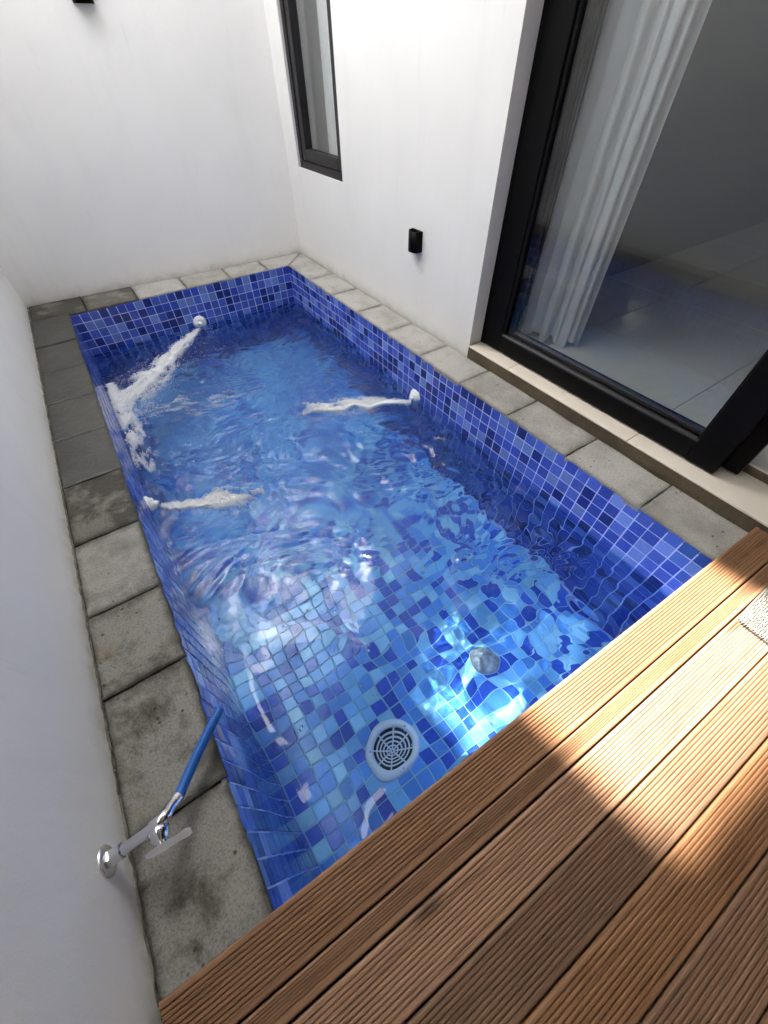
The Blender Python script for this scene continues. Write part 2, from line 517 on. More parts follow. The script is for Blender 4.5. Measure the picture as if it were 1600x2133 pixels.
def tile_field(parent, cells, frame, keys, wts, rng, nmax=300, dead=None):
    """cells: list of (a, b) cell centres, the nearest first; frame(a,b)->4x4 matrix. First nmax are objects of their own, the rest one mesh."""
    rest = MB()
    order = keys
    for i, (a, b) in enumerate(cells):
        k = rng.choices(keys, wts)[0]
        sa_, sb_ = math.floor(a / 6 + .01), math.floor(b / 6 + .01)
        rsh = random.Random(sa_ * 131 + sb_ * 17 + 5)
        Mx = frame(a + rsh.uniform(-.03, .03), b + rsh.uniform(-.03, .03))
        Mx = Mx @ Matrix.Translation((rng.uniform(-.012, .012), rng.uniform(-.012, .012), rng.uniform(-.012, .008))) @ Matrix.Rotation(rng.uniform(-.012, .012), 4, 'Z') @ Matrix.Rotation(rng.uniform(-.012, .012), 4, 'X') @ Matrix.Rotation(rng.uniform(-.012, .012), 4, 'Y')
        if i < nmax:
            o = bpy.data.objects.new('tile', TM[k][0])
            COL.objects.link(o)
            o.parent = parent
            L = Mx.copy(); L.translation = Mx.translation * T
            o.matrix_local = L
            RECV.append(o)
        else:
            rest.add([Mx @ Vector(p) for p in TM[k][1]], TM[k][2], order.index(k))
    if rest.v:
        r = rest.build('tile_field', [M[k] for k in order], parent)
        tag(r, kind='stuff'); RECV.append(r)
RECV = []
rng = random.Random(11)
GD = .03   # grout lies this far behind the tile faces
def wall_shell(name, x0, x1, y0, y1):
    b = MB(); b.box(x0, x1, y0, y1, FZ - 2, -.12)
    o = tag(b.build(name, M['grout'], origin=(0, 0, 0)), kind='structure'); RECV.append(o); return o
wb = wall_shell('pool_wall_back', -28 - GD, GD, GD, .25)
wr = wall_shell('pool_wall_right', GD, .25, PY1 - 2, .25)
wl = wall_shell('pool_wall_left', -28.25, -28 - GD, PY1 - 2, .25)
wn = wall_shell('pool_wall_near', -28 - GD, GD, PY1 - 2, PY1 - GD)
fb = MB(); fb.box(-28 - GD, GD, PY1 - GD, GD, FZ - 2, FZ - GD)
pf = tag(fb.build('pool_floor', M['grout_floor'], origin=(0, 0, 0)), kind='structure'); RECV.append(pf)
KW = ['t0', 't1', 't2', 't3']
def fr_back(a, b): return Matrix.Translation((a, GD, b)) @ Matrix.Rotation(math.pi / 2, 4, 'X')
def fr_right(a, b): return Matrix.Translation((GD, a, b)) @ Matrix.Rotation(-math.pi / 2, 4, 'Y')
def fr_left(a, b): return Matrix.Translation((-28 - GD, a, b)) @ Matrix.Rotation(math.pi / 2, 4, 'Y')
def fr_near(a, b): return Matrix.Translation((a, PY1 - GD, b)) @ Matrix.Rotation(-math.pi / 2, 4, 'X')
def fr_floor(a, b): return Matrix.Translation((a, b, FZ - GD))
wt = [.24, .30, .27, .19]
tile_field(wb, [(-28 + .5 + i, -.5 - r) for r in range(16) for i in range(28)], fr_back, KW, wt, rng, 252)
tile_field(wr, [(-.5 - i, -.5 - r) for r in range(16) for i in range(59, -1, -1)] , fr_right, KW, wt, rng, 300)
tile_field(wl, [(-.5 - i, -.5 - r) for r in range(16) for i in range(59, -1, -1)], fr_left, KW, wt, rng, 300)
tile_field(wn, [(-28 + .5 + i, -.5 - r) for r in range(16) for i in range(28)], fr_near, KW, wt, rng, 0)
DR = (-20.3, -55.5); DS = 1.27
cells = [(-28 + .5 + i, PY1 + 2.5 + j) for j in range(0, 60) for i in range(28)]
cells = [c for c in cells if (c[0] - DR[0]) ** 2 + (c[1] - DR[1]) ** 2 > 1.85 ** 2]
tile_field(pf, cells, fr_floor, ['f0', 'f1', 'f2', 'f3'], [.30, .32, .24, .14], rng, 300)

# ------------------------------------------------------------------ water surface
NX, NY = 281, 625
xs = np.linspace(-28 - GD, GD, NX); ys = np.linspace(GD, PY1 - GD, NY)
X, Y = np.meshgrid(xs, ys)
rs = np.random.RandomState(5)
def waves(n, lmin, lmax, slope, seed, ani=None):
    r = np.random.RandomState(seed)
    h = np.zeros_like(X)
    wx = X + .9 * np.sin(.31 * Y + .17 * X + 1) + .5 * np.sin(.73 * X - .41 * Y)
    wy = Y + .9 * np.sin(.27 * X - .21 * Y + 2) + .5 * np.sin(.67 * Y + .52 * X)
    for _ in range(n):
        lam = lmin * (lmax / lmin) ** r.rand()
        th = r.rand() * 2 * np.pi if ani is None else ani + r.randn() * .6
        k = 2 * np.pi / lam
        h += slope * lam / (2 * np.pi) * np.sin(k * (np.cos(th) * wx + np.sin(th) * wy) + r.rand() * 6.28) * np.sqrt(2.0 / n)
    return h
def sm(a, b, v):
    t = np.clip((v - a) / (b - a), 0, 1); return t * t * (3 - 2 * t)
patch = .55 + .45 * np.sin(.35 * X + .2 * Y + 1.3) * np.sin(.23 * Y - .11 * X)
side = sm(-15, -6, X)
rough = np.maximum(sm(-50, -40, Y), .8 * side * sm(-64, -54, Y)) * (1 - .45 * sm(-20, -4, Y))
Hh = waves(26, 4, 11, .055, 1) * (.75 + .5 * rough)
Hh += waves(26, 2.0, 4.5, .034, 6) * (1 - .6 * rough)
Hh += waves(40, 1.6, 5.0, .15, 2) * rough * (.6 + .6 * patch)
Hh += waves(48, .6, 1.8, .16, 3, 1.45) * rough * (.35 + .9 * patch)
Hh += waves(20, 2.2, 6, .05, 4) * sm(-62, -50, Y) * (1 - rough)
def dist_seg(p, q):
    d = np.array(q) - np.array(p); L2 = d @ d
    t = np.clip(((X - p[0]) * d[0] + (Y - p[1]) * d[1]) / L2, 0, 1)
    return np.hypot(X - p[0] - t * d[0], Y - p[1] - t * d[1]), t
for p, q in [((-14.8, -.9), (-26.5, -13.3)), ((-1.1, -31.2), (-10.6, -26)), ((-27.4, -31.3), (-20.4, -34.5))]:
    d, t = dist_seg(p, q)
    Hh += waves(30, .8, 2.2, .22, 9) * np.exp(-(d / 1.8) ** 2)
    Hh += .10 * np.sin(d * 2.4) * np.exp(-d / 3.0)
Z = WZ + Hh
Hedge = sm(0, 1.0, np.minimum.reduce([X + 28, -X, -Y])) * .6 + .4
Z = WZ + Hh * Hedge
wv = np.stack([X, Y, Z], -1).reshape(-1, 3) * T
me = bpy.data.meshes.new('water')
me.vertices.add(NX * NY); me.vertices.foreach_set('co', wv.ravel())
ii = (np.arange(NY - 1)[:, None] * NX + np.arange(NX - 1)[None]).ravel()
q = np.stack([ii, ii + NX, ii + NX + 1, ii + 1], -1)
nf = len(q)
me.loops.add(nf * 4); me.loops.foreach_set('vertex_index', q.ravel().astype(np.int32))
me.polygons.add(nf)
me.polygons.foreach_set('loop_start', np.arange(0, nf * 4, 4, dtype=np.int32))
me.polygons.foreach_set('loop_total', np.full(nf, 4, dtype=np.int32))
me.polygons.foreach_set('use_smooth', np.ones(nf, dtype=bool))
me.update(); me.validate()
me.materials.append(M['water'])
water = tag(link_mesh('water', me), kind='structure')
try:
    water.cycles.is_caustics_caster = True
except Exception:
    pass
def water_h(x, y):
    i = int(np.clip(round((x - xs[0]) / (xs[-1] - xs[0]) * (NX - 1)), 0, NX - 1))
    j = int(np.clip(round((y - ys[0]) / (ys[-1] - ys[0]) * (NY - 1)), 0, NY - 1))
    return float(Z[j, i])

# ------------------------------------------------------------------ coping stones
cbed = MB()
cbed.box(.252, RX - .01, PY1 - 2, 3.9, FZ - 2, -.32)
cbed.box(LX + .01, -28.252, PY1 - 2, 5.6, FZ - 2, -.32)
cbed.box(-28.25, .25, .252, 3.9, FZ - 2, -.32)
cbed.box(-28.25, .25, 3.902, 5.2, -1.2, -.322)
cb = tag(cbed.build('coping_bed', M['bed'], origin=(0, 0, 0)), kind='structure')

def slab(poly, mat, seed, dz=0.0, nx=10, ny=8, parent=cb):
    """poly: 4 corners counter-clockwise"""
    c = [Vector((p[0], p[1], 0)) for p in poly]
    v = []; f = []
    idx = {}
    r = .09
    def P(u, w):
        p = c[0].lerp(c[1], u).lerp(c[3].lerp(c[2], u), w)
        return p
    us = [0, .03] + [i / (nx - 1) for i in range(1, nx - 1)] + [.97, 1]
    ws = [0, .03] + [i / (ny - 1) for i in range(1, ny - 1)] + [.97, 1]
    for j, w in enumerate(ws):
        for i, u in enumerate(us):
            p = P(u, w)
            e = i in (0, len(us) - 1) or j in (0, len(ws) - 1)
            jn = noise.noise_vector(Vector((p.x * 1.7 + seed, p.y * 1.7, seed * .37))) * .055
            z = .10 + dz + noise.noise(Vector((p.x * .9, p.y * .9, seed))) * .03 + noise.noise(Vector((p.x * 3.9, p.y * 3.9, seed))) * .018
            if e: z -= .06
            v.append((p.x + jn.x * (1 if e else .3), p.y + jn.y * (1 if e else .3), z))
            idx[(i, j)] = len(v) - 1
    nu, nw = len(us), len(ws)
    for j in range(nw - 1):
        for i in range(nu - 1):
            f.append([idx[(i, j)], idx[(i + 1, j)], idx[(i + 1, j + 1)], idx[(i, j + 1)]])
    ring = [idx[(i, 0)] for i in range(nu)] + [idx[(nu - 1, j)] for j in range(1, nw)] + [idx[(i, nw - 1)] for i in range(nu - 2, -1, -1)] + [idx[(0, j)] for j in range(nw - 2, 0, -1)]
    b0 = len(v)
    for k in ring: v.append((v[k][0], v[k][1], -.30))
    n = len(ring)
    for k in range(n):
        f.append([ring[k], b0 + k, b0 + (k + 1) % n, ring[(k + 1) % n]])
    mb = MB(); mb.add(v, f, 0, False)
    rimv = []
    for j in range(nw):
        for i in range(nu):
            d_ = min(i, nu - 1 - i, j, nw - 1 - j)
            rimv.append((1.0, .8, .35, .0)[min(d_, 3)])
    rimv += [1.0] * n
    cx = sum(p[0] for p in poly) / 4; cyy = sum(p[1] for p in poly) / 4
    o = mb.build('coping_stone', mat, parent, origin=(cx, cyy, 0))
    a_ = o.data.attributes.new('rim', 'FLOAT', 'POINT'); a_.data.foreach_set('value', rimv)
    return o

gp = .045
ry = [-.45, -6.5, -12.55, -18.5, -24.5, -30.6, -36.65, -42.6, -48.7, -54.85, -60.9]
sd = 1
# right side (first stone is mitred with the rear row)
slab([(.01, -6.5 + gp), (RX - .1, -6.5 + gp), (RX - .05, 3.85), (.03, .03)], M['stone'], sd)
for k in range(1, len(ry) - 1):
    sd += 1
    slab([(.0 + .16 * random.random() * (k > 5), ry[k + 1] + gp), (RX - .08 - .12 * random.random(), ry[k + 1] + gp), (RX - .08, ry[k] - gp), (.01, ry[k] - gp)], M['stone'], sd, random.uniform(-.02, .02))
# rear row
bx = [-31.85, -26.08, -20.2, -14.26, -8.35, -3.0]
for k in range(len(bx) - 1):
    sd += 1
    yf = lambda x: .22 + (x + 28) / 28 * (-.20)
    slab([(bx[k] + gp, yf(bx[k]) if k else .9), (bx[k + 1] - gp, yf(bx[k + 1])), (bx[k + 1] - gp, back_y(bx[k + 1]) - .06), (bx[k] + gp, back_y(bx[k]) - .06)],
         M['stone_half'] if k == 0 else M['stone'] if k > 2 else M['stone_mid'] if k == 1 else M['stone'], sd, random.uniform(-.02, .02))
slab([(-3.0 + gp, .04), (.02, .02), (RX - .12, 3.88), (-3.0 + gp, back_y(-3) - .06)], M['stone'], 77)
# left side
ly = [.82, -6.7, -12.8, -18.86, -24.85, -30.9, -36.9, -42.68, -47.7, -53.86, -60.2]
lm = ['stone_wet', 'stone_wet', 'stone_wet', 'stone_wet', 'stone_wet', 'stone_half', 'stone_left', 'stone_mid', 'stone_mid', 'stone_mid']
for k in range(len(ly) - 1):
    sd += 1
    slab([(LX + .08, ly[k + 1] + gp), (-27.99, ly[k + 1] + gp), (-27.99, ly[k] - gp), (LX + .08, ly[k] - gp)], M[lm[k]], sd, random.uniform(-.02, .025))

# ------------------------------------------------------------------ house with window, sliding doors, threshold, room
H = empty('house', (4, -30, 0), 'white painted house wall on the right with slim window and black framed glass door', 'house')
WT = 58.0
hw = MB()
WY0, WY1, WZ0, WZ1 = -10.5, .62, 10.1, 46.0
DY0, DTOP = -33.45, 47.0
HT = 3.0      # wall thickness
hw.box(RX, RX + HT, WY1, back_y(RX) - .02, -1, WT)
hw.box(RX, RX + HT, WY0, WY1, -1, WZ0)
hw.box(RX, RX + HT, WY0, WY1, WZ1, WT)
hw.box(RX, RX + HT, DY0, WY0, -1, WT)
hw.box(RX, RX + HT, -130, DY0, DTOP, WT)
hwall = hw.build('wall', M['white'], H)
rf = MB(); rf.box(RX - .8, 78, -131, back_y(60) - .5, WT + .02, WT + 3, .1); rf.build('roof', M['ceiling'], H)
# unseen roof slab added to shade deck and pool, slotted to make glints
cn = MB(); cn.box(LX + 3.4, RX - .02, -131, -21.0, 54.0, 56.0, .1); [cn.box(LX - 2.4, LX + 3.38, ya, yb, 54.0, 56.0, .1) for ya, yb in ((-131, -52.0), (-46.5, -41.5), (-36.5, -32.5))]; cn.box(-4.5, RX - .02, -20.98, 3.6, 54.0, 56.0, .1); cn.build('added_canopy', M['canopy_grey'], H)
ew = MB(); ew.box(LX + .02, 78, -133.5, -131.02, -1, 66); ew.build('end_wall', M['white'], H)
# stained plinth face below the threshold
rz = 1.02
pl = MB(); pl.box(RX - .03, RX + .6, -130, DY0 + .02, -.3, rz); pl.build('plinth', M['riser'], H)
th = MB(); th.box(RX + .6, 7.55, -130, DY0 - .02, -.3, rz - .02); thr = th.build('threshold', M['dark_joint'], H)
ty = [DY0 - .05, -38.6, -50.7, -62.7, -74.7, -86.7]
for k in range(5):
    b = MB(); b.box(RX - .06, 7.5, ty[k + 1] + .02, ty[k] - .02, rz + .005, rz + .15, .03); b.build('threshold_tile', M['cream'], thr)
# inner step and room floor
st = MB(); st.box(7.51, 7.9, -130, DY0 - .02, -.3, 1.72); st.build('inner_step', M['riser'], H)
fl = MB(); fl.box(7.9, 78, -130, 8, -.4, 1.70); flo = fl.build('room_floor', M['dark_joint'], H)
fx = [7.48, 15.9, 27.9, 39.9, 51.9, 63.9, 75.9]; fy = [-33.5 - 5.1, -50.8, -62.8, -74.8]
fys = [-26.8, -38.8, -50.8, -62.8, -74.8, -86.8]
for a in range(len(fx) - 1):
    for c_ in range(len(fys) - 1):
        b = MB(); b.box(fx[a] + .03, fx[a + 1] - .03, fys[c_ + 1] + .03, fys[c_] - .03, 1.725, 1.9, .02); b.build('floor_tile', M['floorin'], flo)
rm = MB()
rm.box(75, 78, -131, 8, 1.6, WT)
rm.box(7.0, 75, -31.5, -29.5, 1.6, WT)
rm.box(7.0, 75, -131, -128, 1.6, WT)
rm.box(7.0, 75, 4.4, 7.5, 1.6, WT)
rm.build('room_wall', M['room'], H)
ce = MB(); ce.box(7.0, 75, -128, 7.5, 55, 56); ce.build('room_ceiling', M['ceiling'], H)

# sliding door: fixed frame, front leaf and the leaf parked behind it
df = MB()
df.box(5.32, 7.3, DY0 - .62, DY0 - .01, rz + .16, DTOP - .02, .04)      # jamb
df.box(5.32, 7.3, -129, DY0 - .63, DTOP - .8, DTOP - .02, .04)          # head
df.box(5.9, 7.3, -56.0, DY0 - .63, rz + .16, rz + .30, .02)             # bottom track
dfo = df.build('door_frame', M['black'], H)
def leaf(x0, x1, y0, y1, zt, sw, br):
    """leaf between y1 (far) and y0 (near)"""
    m = MB(); z0 = rz + .31
    m.box(x0, x1, y1 - sw, y1, z0, zt, .05)
    m.box(x0, x1, y0, y0 + sw, z0, zt, .05)
    m.box(x0 + .015, x1 - .015, y0 + sw, y1 - sw, z0 + .004, z0 + br, .05)
    m.box(x0 + .015, x1 - .015, y0 + sw, y1 - sw, zt - br, zt - .004, .05)
    L = m.build('sliding_door', M['black'], H)
    xm = (x0 + x1) / 2
    p = MB(); p.box(xm - .06, xm + .06, y0 + sw - .1, y1 - sw + .1, z0 + br - .1, zt - br + .1); p.build('pane', M['glass'], L)
    s = MB(); s.box(x0 + .05, xm - .07, y0 + sw + .002, y1 - sw - .002, z0 + br + .002, z0 + br + .12, .02)
    s.build('glazing_bead', M['bead'], L)
    s = MB(); s.box(x0 + .18, xm - .07, y1 - sw - .20, y1 - sw - .003, z0 + br + .13, zt - br - .13, .02)
    s.box(x0 + .18, xm - .07, y0 + sw + .003, y0 + sw + .14, z0 + br + .13, zt - br - .13, .02)
    s.build('side_bead', M['black2'], L)
    return L
leaf(5.20, 6.15, -56.05, DY0 - .64, DTOP - .82, 1.9, 1.45)
leaf(6.45, 7.3, -57.05, DY0 - 1.3, DTOP - .82, 1.5, 1.45)

# slim window
wf = MB()
x0 = RX + .28
wf.box(x0, x0 + 1.3, WY1 - .75, WY1 - .06, WZ0 + .05, WZ1 - .05, .04)
wf.box(x0, x0 + 1.3, WY0 + .03, WY0 + .55, WZ0 + .05, WZ1 - .05, .04)
wf.box(x0 + .01, x0 + 1.29, WY0 + .55, WY1 - .75, WZ0 + .06, WZ0 + .80, .04)
wf.box(x0 + .01, x0 + 1.29, WY0 + .55, WY1 - .75, WZ1 - .8, WZ1 - .06, .04)
win = wf.build('window', M['charcoal'], H)
sa = MB()
sa.box(x0 + .12, x0 + 1.1, WY1 - 1.75, WY1 - .80, WZ0 + .85, WZ1 - .85, .06)
sa.box(x0 + .12, x0 + 1.1, WY0 + .60, WY0 + 1.45, WZ0 + .85, WZ1 - .85, .06)
sa.box(x0 + .13, x0 + 1.09, WY0 + 1.45, WY1 - 1.75, WZ0 + .86, WZ0 + 1.9, .06)
sa.box(x0 + .13, x0 + 1.09, WY0 + 1.45, WY1 - 1.75, WZ1 - 1.9, WZ1 - .86, .06)
sa.build('sash', M['charcoal'], win)
pn = MB(); pn.box(x0 + .62, x0 + .70, WY0 + 1.3, WY1 - 1.6, WZ0 + 1.8, WZ1 - 1.8); pn.build('pane', M['glass'], win)
sl = MB(); sl.box(RX + .002, x0 - .002, WY0 + .002, WY1 - .002, WZ0 + .002, WZ0 + .09); sl.build('sill', M['white'], win)

# curtains
def curtain(name, path, z0, z1, pleat, n, label, seed):
    r = random.Random(seed)
    v = []; f = []
    m = 140
    L = [Vector((p[0], p[1], 0)) for p in path]
    segs = [(L[i + 1] - L[i]).length for i in range(len(L) - 1)]
    tot = sum(segs)
    zs = [z0, z0 + .4, z0 + 3, z0 + 12, z0 + 24, z1]
    for j, z in enumerate(zs):
        for i in range(m + 1):
            t = i / m * tot; k = 0
            while k < len(segs) - 1 and t > segs[k]: t -= segs[k]; k += 1
            p = L[k].lerp(L[k + 1], t / segs[k]); d = (L[k + 1] - L[k]).normalized(); nn = Vector((-d.y, d.x, 0))
            a = i / m * n * 2 * math.pi
            fl_ = pleat * (1.0 if j < 3 else .8)
            off = math.sin(a + .7 * math.sin(i * .05 + z * .03) + .9 * math.sin(i / m * 9)) * fl_ + .35 * fl_ * math.sin(a * .43 + seed)
            along = math.cos(a) * fl_ * .35
            q_ = p + nn * off + d * along
            zz = z + (.35 * math.sin(a * .5 + seed) if j == 0 else 0)
            v.append((q_.x, q_.y, zz))
    for j in range(len(zs) - 1):
        for i in range(m):
            a = j * (m + 1) + i
            f.append([a, a + 1, a + m + 2, a + m + 1])
    mb = MB(); mb.add(v, f, 0, True)
    o = mb.build(name, M['curtain'], None, origin=(path[0][0], path[0][1], z0))
    tag(o, label, 'curtain')
    return o
curtain('curtain', [(8.9, -35.2), (9.0, -37.5), (9.4, -39.3), (10.9, -40.4)], 2.15, 54.9, .42, 6.5, 'white sheer curtain drawn aside behind the glass door', 3)
curtain('curtain', [(7.4, -1.2), (7.4, -6.0), (7.5, -12.5)], 2.15, 54.9, .12, 7, 'pale curtain behind the slim window', 8)

# ------------------------------------------------------------------ timber deck
ANG = -.0375
ex = Vector((1, ANG, 0)).normalized(); ev = Vector((ex.y, -ex.x, 0))   # along the boards, and towards the viewer
P0 = Vector((-28, -58.72, 0))
DZ = .75
deck = empty('timber_deck', (-14, -61, 0), 'brown hardwood deck of grooved boards at the near end of the pool', 'deck')
def board(v0, v1, ng, m0, m1, seed, lx=-31.62, rx=3.80):
    w = v1 - v0
    prof = [(0, -.36), (0, -.07), (.025, -.02), (.07, 0)]
    gw = (w - m0 - m1) / ng
    for k in range(ng):
        a = m0 + k * gw
        prof += [(a + gw * .20, 0), (a + gw * .36, -.052), (a + gw * .64, -.052), (a + gw * .80, 0)]
    prof += [(w - .07, 0), (w - .025, -.02), (w, -.07), (w, -.36)]
    mb = MB(); v = []; f = []
    r = random.Random(seed)
    n = len(prof)
    NS = 24
    dz0 = r.uniform(-.012, .012)
    def end_u(vv, x):   # boards are cut along the walls
        return (x - P0.x - ev.x * vv) / ex.x
    for s in range(NS + 1):
        for (pv, pz) in prof:
            vv = v0 + pv
            ua, ub = end_u(vv, lx), end_u(vv, rx)
            u = ua + (ub - ua) * s / NS
            wob = noise.noise(Vector((u * .06, seed * 3.1, 0))) * .012
            p = P0 + ex * u + ev * (vv + wob)
            v.append((p.x, p.y, DZ + pz + dz0 + noise.noise(Vector((u * .1, seed * 7.7, 1))) * .012))
    for s in range(NS):
        for k in range(n - 1):
            a = s * n + k
            f.append([a, a + n, a + n + 1, a + 1])
        f.append([s * n + n - 1, s * n + 2 * n - 1, s * n + n, s * n])
    f.append(list(range(n))[::-1]); f.append([NS * n + k for k in range(n)])
    mb.add(v, f, 0, False)
    c = P0 + ex * 14 + ev * ((v0 + v1) / 2)
    return mb.build('deck_board', M['wood'], deck, origin=(c.x + r.uniform(-3, 3), c.y, DZ))
vs_ = [(0, 1.70, 10, .16, .18), (1.77, 2.52, 6, .05, .20), (2.60, 4.38, 11, .12, .14), (4.45, 6.26, 11, .12, .14), (6.33, 8.16, 11, .12, .14), (8.23, 10.06, 11, .12, .14), (10.13, 11.96, 11, .12, .14), (12.03, 13.86, 11, .12, .14), (13.93, 15.76, 11, .12, .14)]
for k, (a, b_, ng, m0, m1) in enumerate(vs_):
    board(a, b_, ng, m0, m1, k + 1)
for x in (-30.2, -29.0, 1.2, 2.4):
    b = MB(); b.box(x, x + .7, -74, -60.3, .13, .372); b.build('joist', M['bed'], deck)
for vv_c, ww in ((1.735, .5), (2.56, .45)):      # dark strips added to put shade in the open joints
    b = MB(); vq = []
    for uu in (-3.5, 31.7):
        for pv2, pz2 in ((-ww / 2, -.62), (ww / 2, -.62), (ww / 2, -.375), (-ww / 2, -.375)):
            p_ = P0 + ex * uu + ev * (vv_c + pv2); vq.append((p_.x, p_.y, DZ + pz2))
    b.add(vq, [[0, 1, 5, 4], [1, 2, 6, 5], [2, 3, 7, 6], [3, 0, 4, 7], [3, 2, 1, 0], [4, 5, 6, 7]]); b.build('gap_shade_strip', M['hole_shade'], deck)
pv_ = MB(); pv_.box(LX + .02, RX - .05, -112, PY1 - 2.02, -.3, .02)
tag(pv_.build('patio', M['stone_mid']), kind='structure')

# ------------------------------------------------------------------ bath mat
mt = MB(); pts = []
x0_, x1_, y0_, y1_, rr = -3.66, 2.9, -72.0, -62.25, .42
for cx_, cy_, a0 in ((x1_ - rr, y1_ - rr, 0), (x0_ + rr, y1_ - rr, 90), (x0_ + rr, y0_ + rr, 180), (x1_ - rr, y0_ + rr, 270)):
    for k in range(7):
        a = math.radians(a0 + k * 15)
        pts.append((cx_ + rr * math.cos(a), cy_ + rr * math.sin(a)))
inner = [(x0_ + (p[0] - x0_) * .98 + .04, p[1] - .05 if p[1] > -67 else p[1] + .05) for p in pts]
n_ = len(pts)
vv_ = [(p[0], p[1], DZ + .02) for p in pts] + [(p[0], p[1], DZ + .16) for p in pts] + [(p[0], p[1], DZ + .20) for p in inner]
ff_ = [list(range(n_))[::-1]] + [[i, (i + 1) % n_, n_ + (i + 1) % n_, n_ + i] for i in range(n_)] + [[n_ + i, n_ + (i + 1) % n_, 2 * n_ + (i + 1) % n_, 2 * n_ + i] for i in range(n_)] + [[2 * n_ + i for i in range(n_)]]
mt.add(vv_, ff_)
tag(mt.build('bath_mat', M['mat'], None, origin=(0, -66, DZ)), 'white woven mat with dark dots lying on the deck boards', 'mat')

# ------------------------------------------------------------------ wall lamps
def wall_lamp(c, nrm, w, h, d, label):
    """open half-round shell on a back plate. c: centre on the wall"""
    root = empty('wall_lamp', c, label, 'lamp', 'black wall lamps beside the pool')
    nv = Vector(nrm).normalized(); up = Vector((0, 0, 1)); s = up.cross(nv)
    C0 = Vector(c)
    def q(a, b, e): return C0 + s * a + nv * b + up * e
    mb = MB(); outer = []; inn = []
    K = 14
    for k in range(K + 1):
        a = math.pi * k / K
        outer.append((-math.cos(a) * w / 2, .12 + (d - .12) * (math.sin(a) ** .6)))
        inn.append((-math.cos(a) * (w / 2 - .07), .05 + (d - .12) * (math.sin(a) ** .6)))
    v = []
    for e in (-h / 2, h / 2):
        for a, b in outer: v.append(q(a, b, e))
        for a, b in inn: v.append(q(a, b, e))
    n = K + 1; f = []
    for k in range(K):
        f.append([k, k + 1, 2 * n + k + 1, 2 * n + k])
        f.append([n + k, 3 * n + k, 3 * n + k + 1, n + k + 1])
        f.append([2 * n + k, 2 * n + k + 1, 3 * n + k + 1, 3 * n + k])
        f.append([k, n + k, n + k + 1, k + 1])
    mb.add(v, f, 0, True); mb.build('shade', M['lamp'], root)
    bp = MB(); vv = [q(a, b, e) for a in (-w / 2, w / 2) for b in (.0, .13) for e in (-h / 2 + .02, h / 2 - .02)]
    bp.add(vv, [[0, 1, 3, 2], [4, 6, 7, 5], [0, 4, 5, 1], [2, 3, 7, 6], [1, 5, 7, 3], [0, 2, 6, 4]]); bp.build('back_plate', M['lamp'], root)
    ins = MB(); ins.lathe([(0.0, h * .30), (w * .20, h * .30), (w * .22, h * .26), (w * .22, -h * .26), (w * .20, -h * .3), (0, -h * .3)], C0 + nv * .52, (0, 0, 1), 16)
    ins.build('lamp_insert', M['lampwhite'], root)
    return root
wall_lamp((RX, -24.5, 7.9), (-1, 0, 0), 1.45, 1.7, .9, 'small black half-round lamp on the house wall between window and glass door')
wall_lamp((-13.4, back_y(-13.4), 23.6), (0, -1, 0), 1.7, 2.0, 1.0, 'small black half-round lamp high on the wall at the far end')

# ------------------------------------------------------------------ return jet nozzles
def nozzle(c, nrm, aim, label):
    root = empty('jet_nozzle', c, label, 'pool nozzle', 'white jet nozzles in the pool walls')
    nv = Vector(nrm); C0 = Vector(c)
    a = MB(); a.lathe([(.86, 0), (.88, .06), (.84, .13), (.70, .20), (.66, .22), (.62, .18)], C0, nv, 32); a.build('flange', M['plastic'], root)
    b = MB(); b.lathe([(.60, .10), (.58, .30), (.50, .42), (.34, .46), (.30, .40), (.0, .40)], C0, nv, 32)
    r = nv.orthogonal().normalized(); t = nv.cross(r)
    b.build('retaining_ring', M['plastic'], root)
    for k in range(8):
        an = 2 * math.pi * k / 8
        dv = r * math.cos(an) + t * math.sin(an); tv = nv.cross(dv)
        m = MB()
        vs2 = [C0 + dv * rr2 + tv * s2 + nv * h2 for rr2, h2 in ((.56, .24), (.66, .22), (.60, .40), (.46, .47)) for s2 in (-.11, .11)]
        m.add(vs2, [[0, 2, 3, 1], [2, 4, 5, 3], [4, 6, 7, 5], [6, 0, 1, 7], [0, 6, 4, 2], [1, 3, 5, 7]])
        m.build('grip_rib', M['plastic'], root)
    e = MB(); av = (Vector(aim)).normalized()
    e.lathe([(.33, .0), (.33, .30), (.26, .44), (.15, .50), (.12, .44), (.11, .2), (0, .2)], C0 + nv * .28, av, 24); e.build('eyeball', M['plastic'], root)
    hl = MB(); hl.lathe([(.11, .0), (0, .0)], C0 + nv * .28 + av * .42, av, 16); hl.build('orifice_shade', M['hole_shade'], root)  # flat black disc painted as the dark of the opening
nozzle((-14.3, 0.0, -4.2), (0, -1, 0), (-.55, -.8, -.15), 'white round jet nozzle in the tiled wall at the far end')
nozzle((0.0, -30.5, -4.75), (-1, 0, 0), (-.9, .35, -.05), 'white round jet nozzle in the tiled wall below the glass door')
nozzle((-28.0, -30.6, -4.6), (1, 0, 0), (.9, -.4, -.05), 'white round jet nozzle in the tiled wall at the left edge')

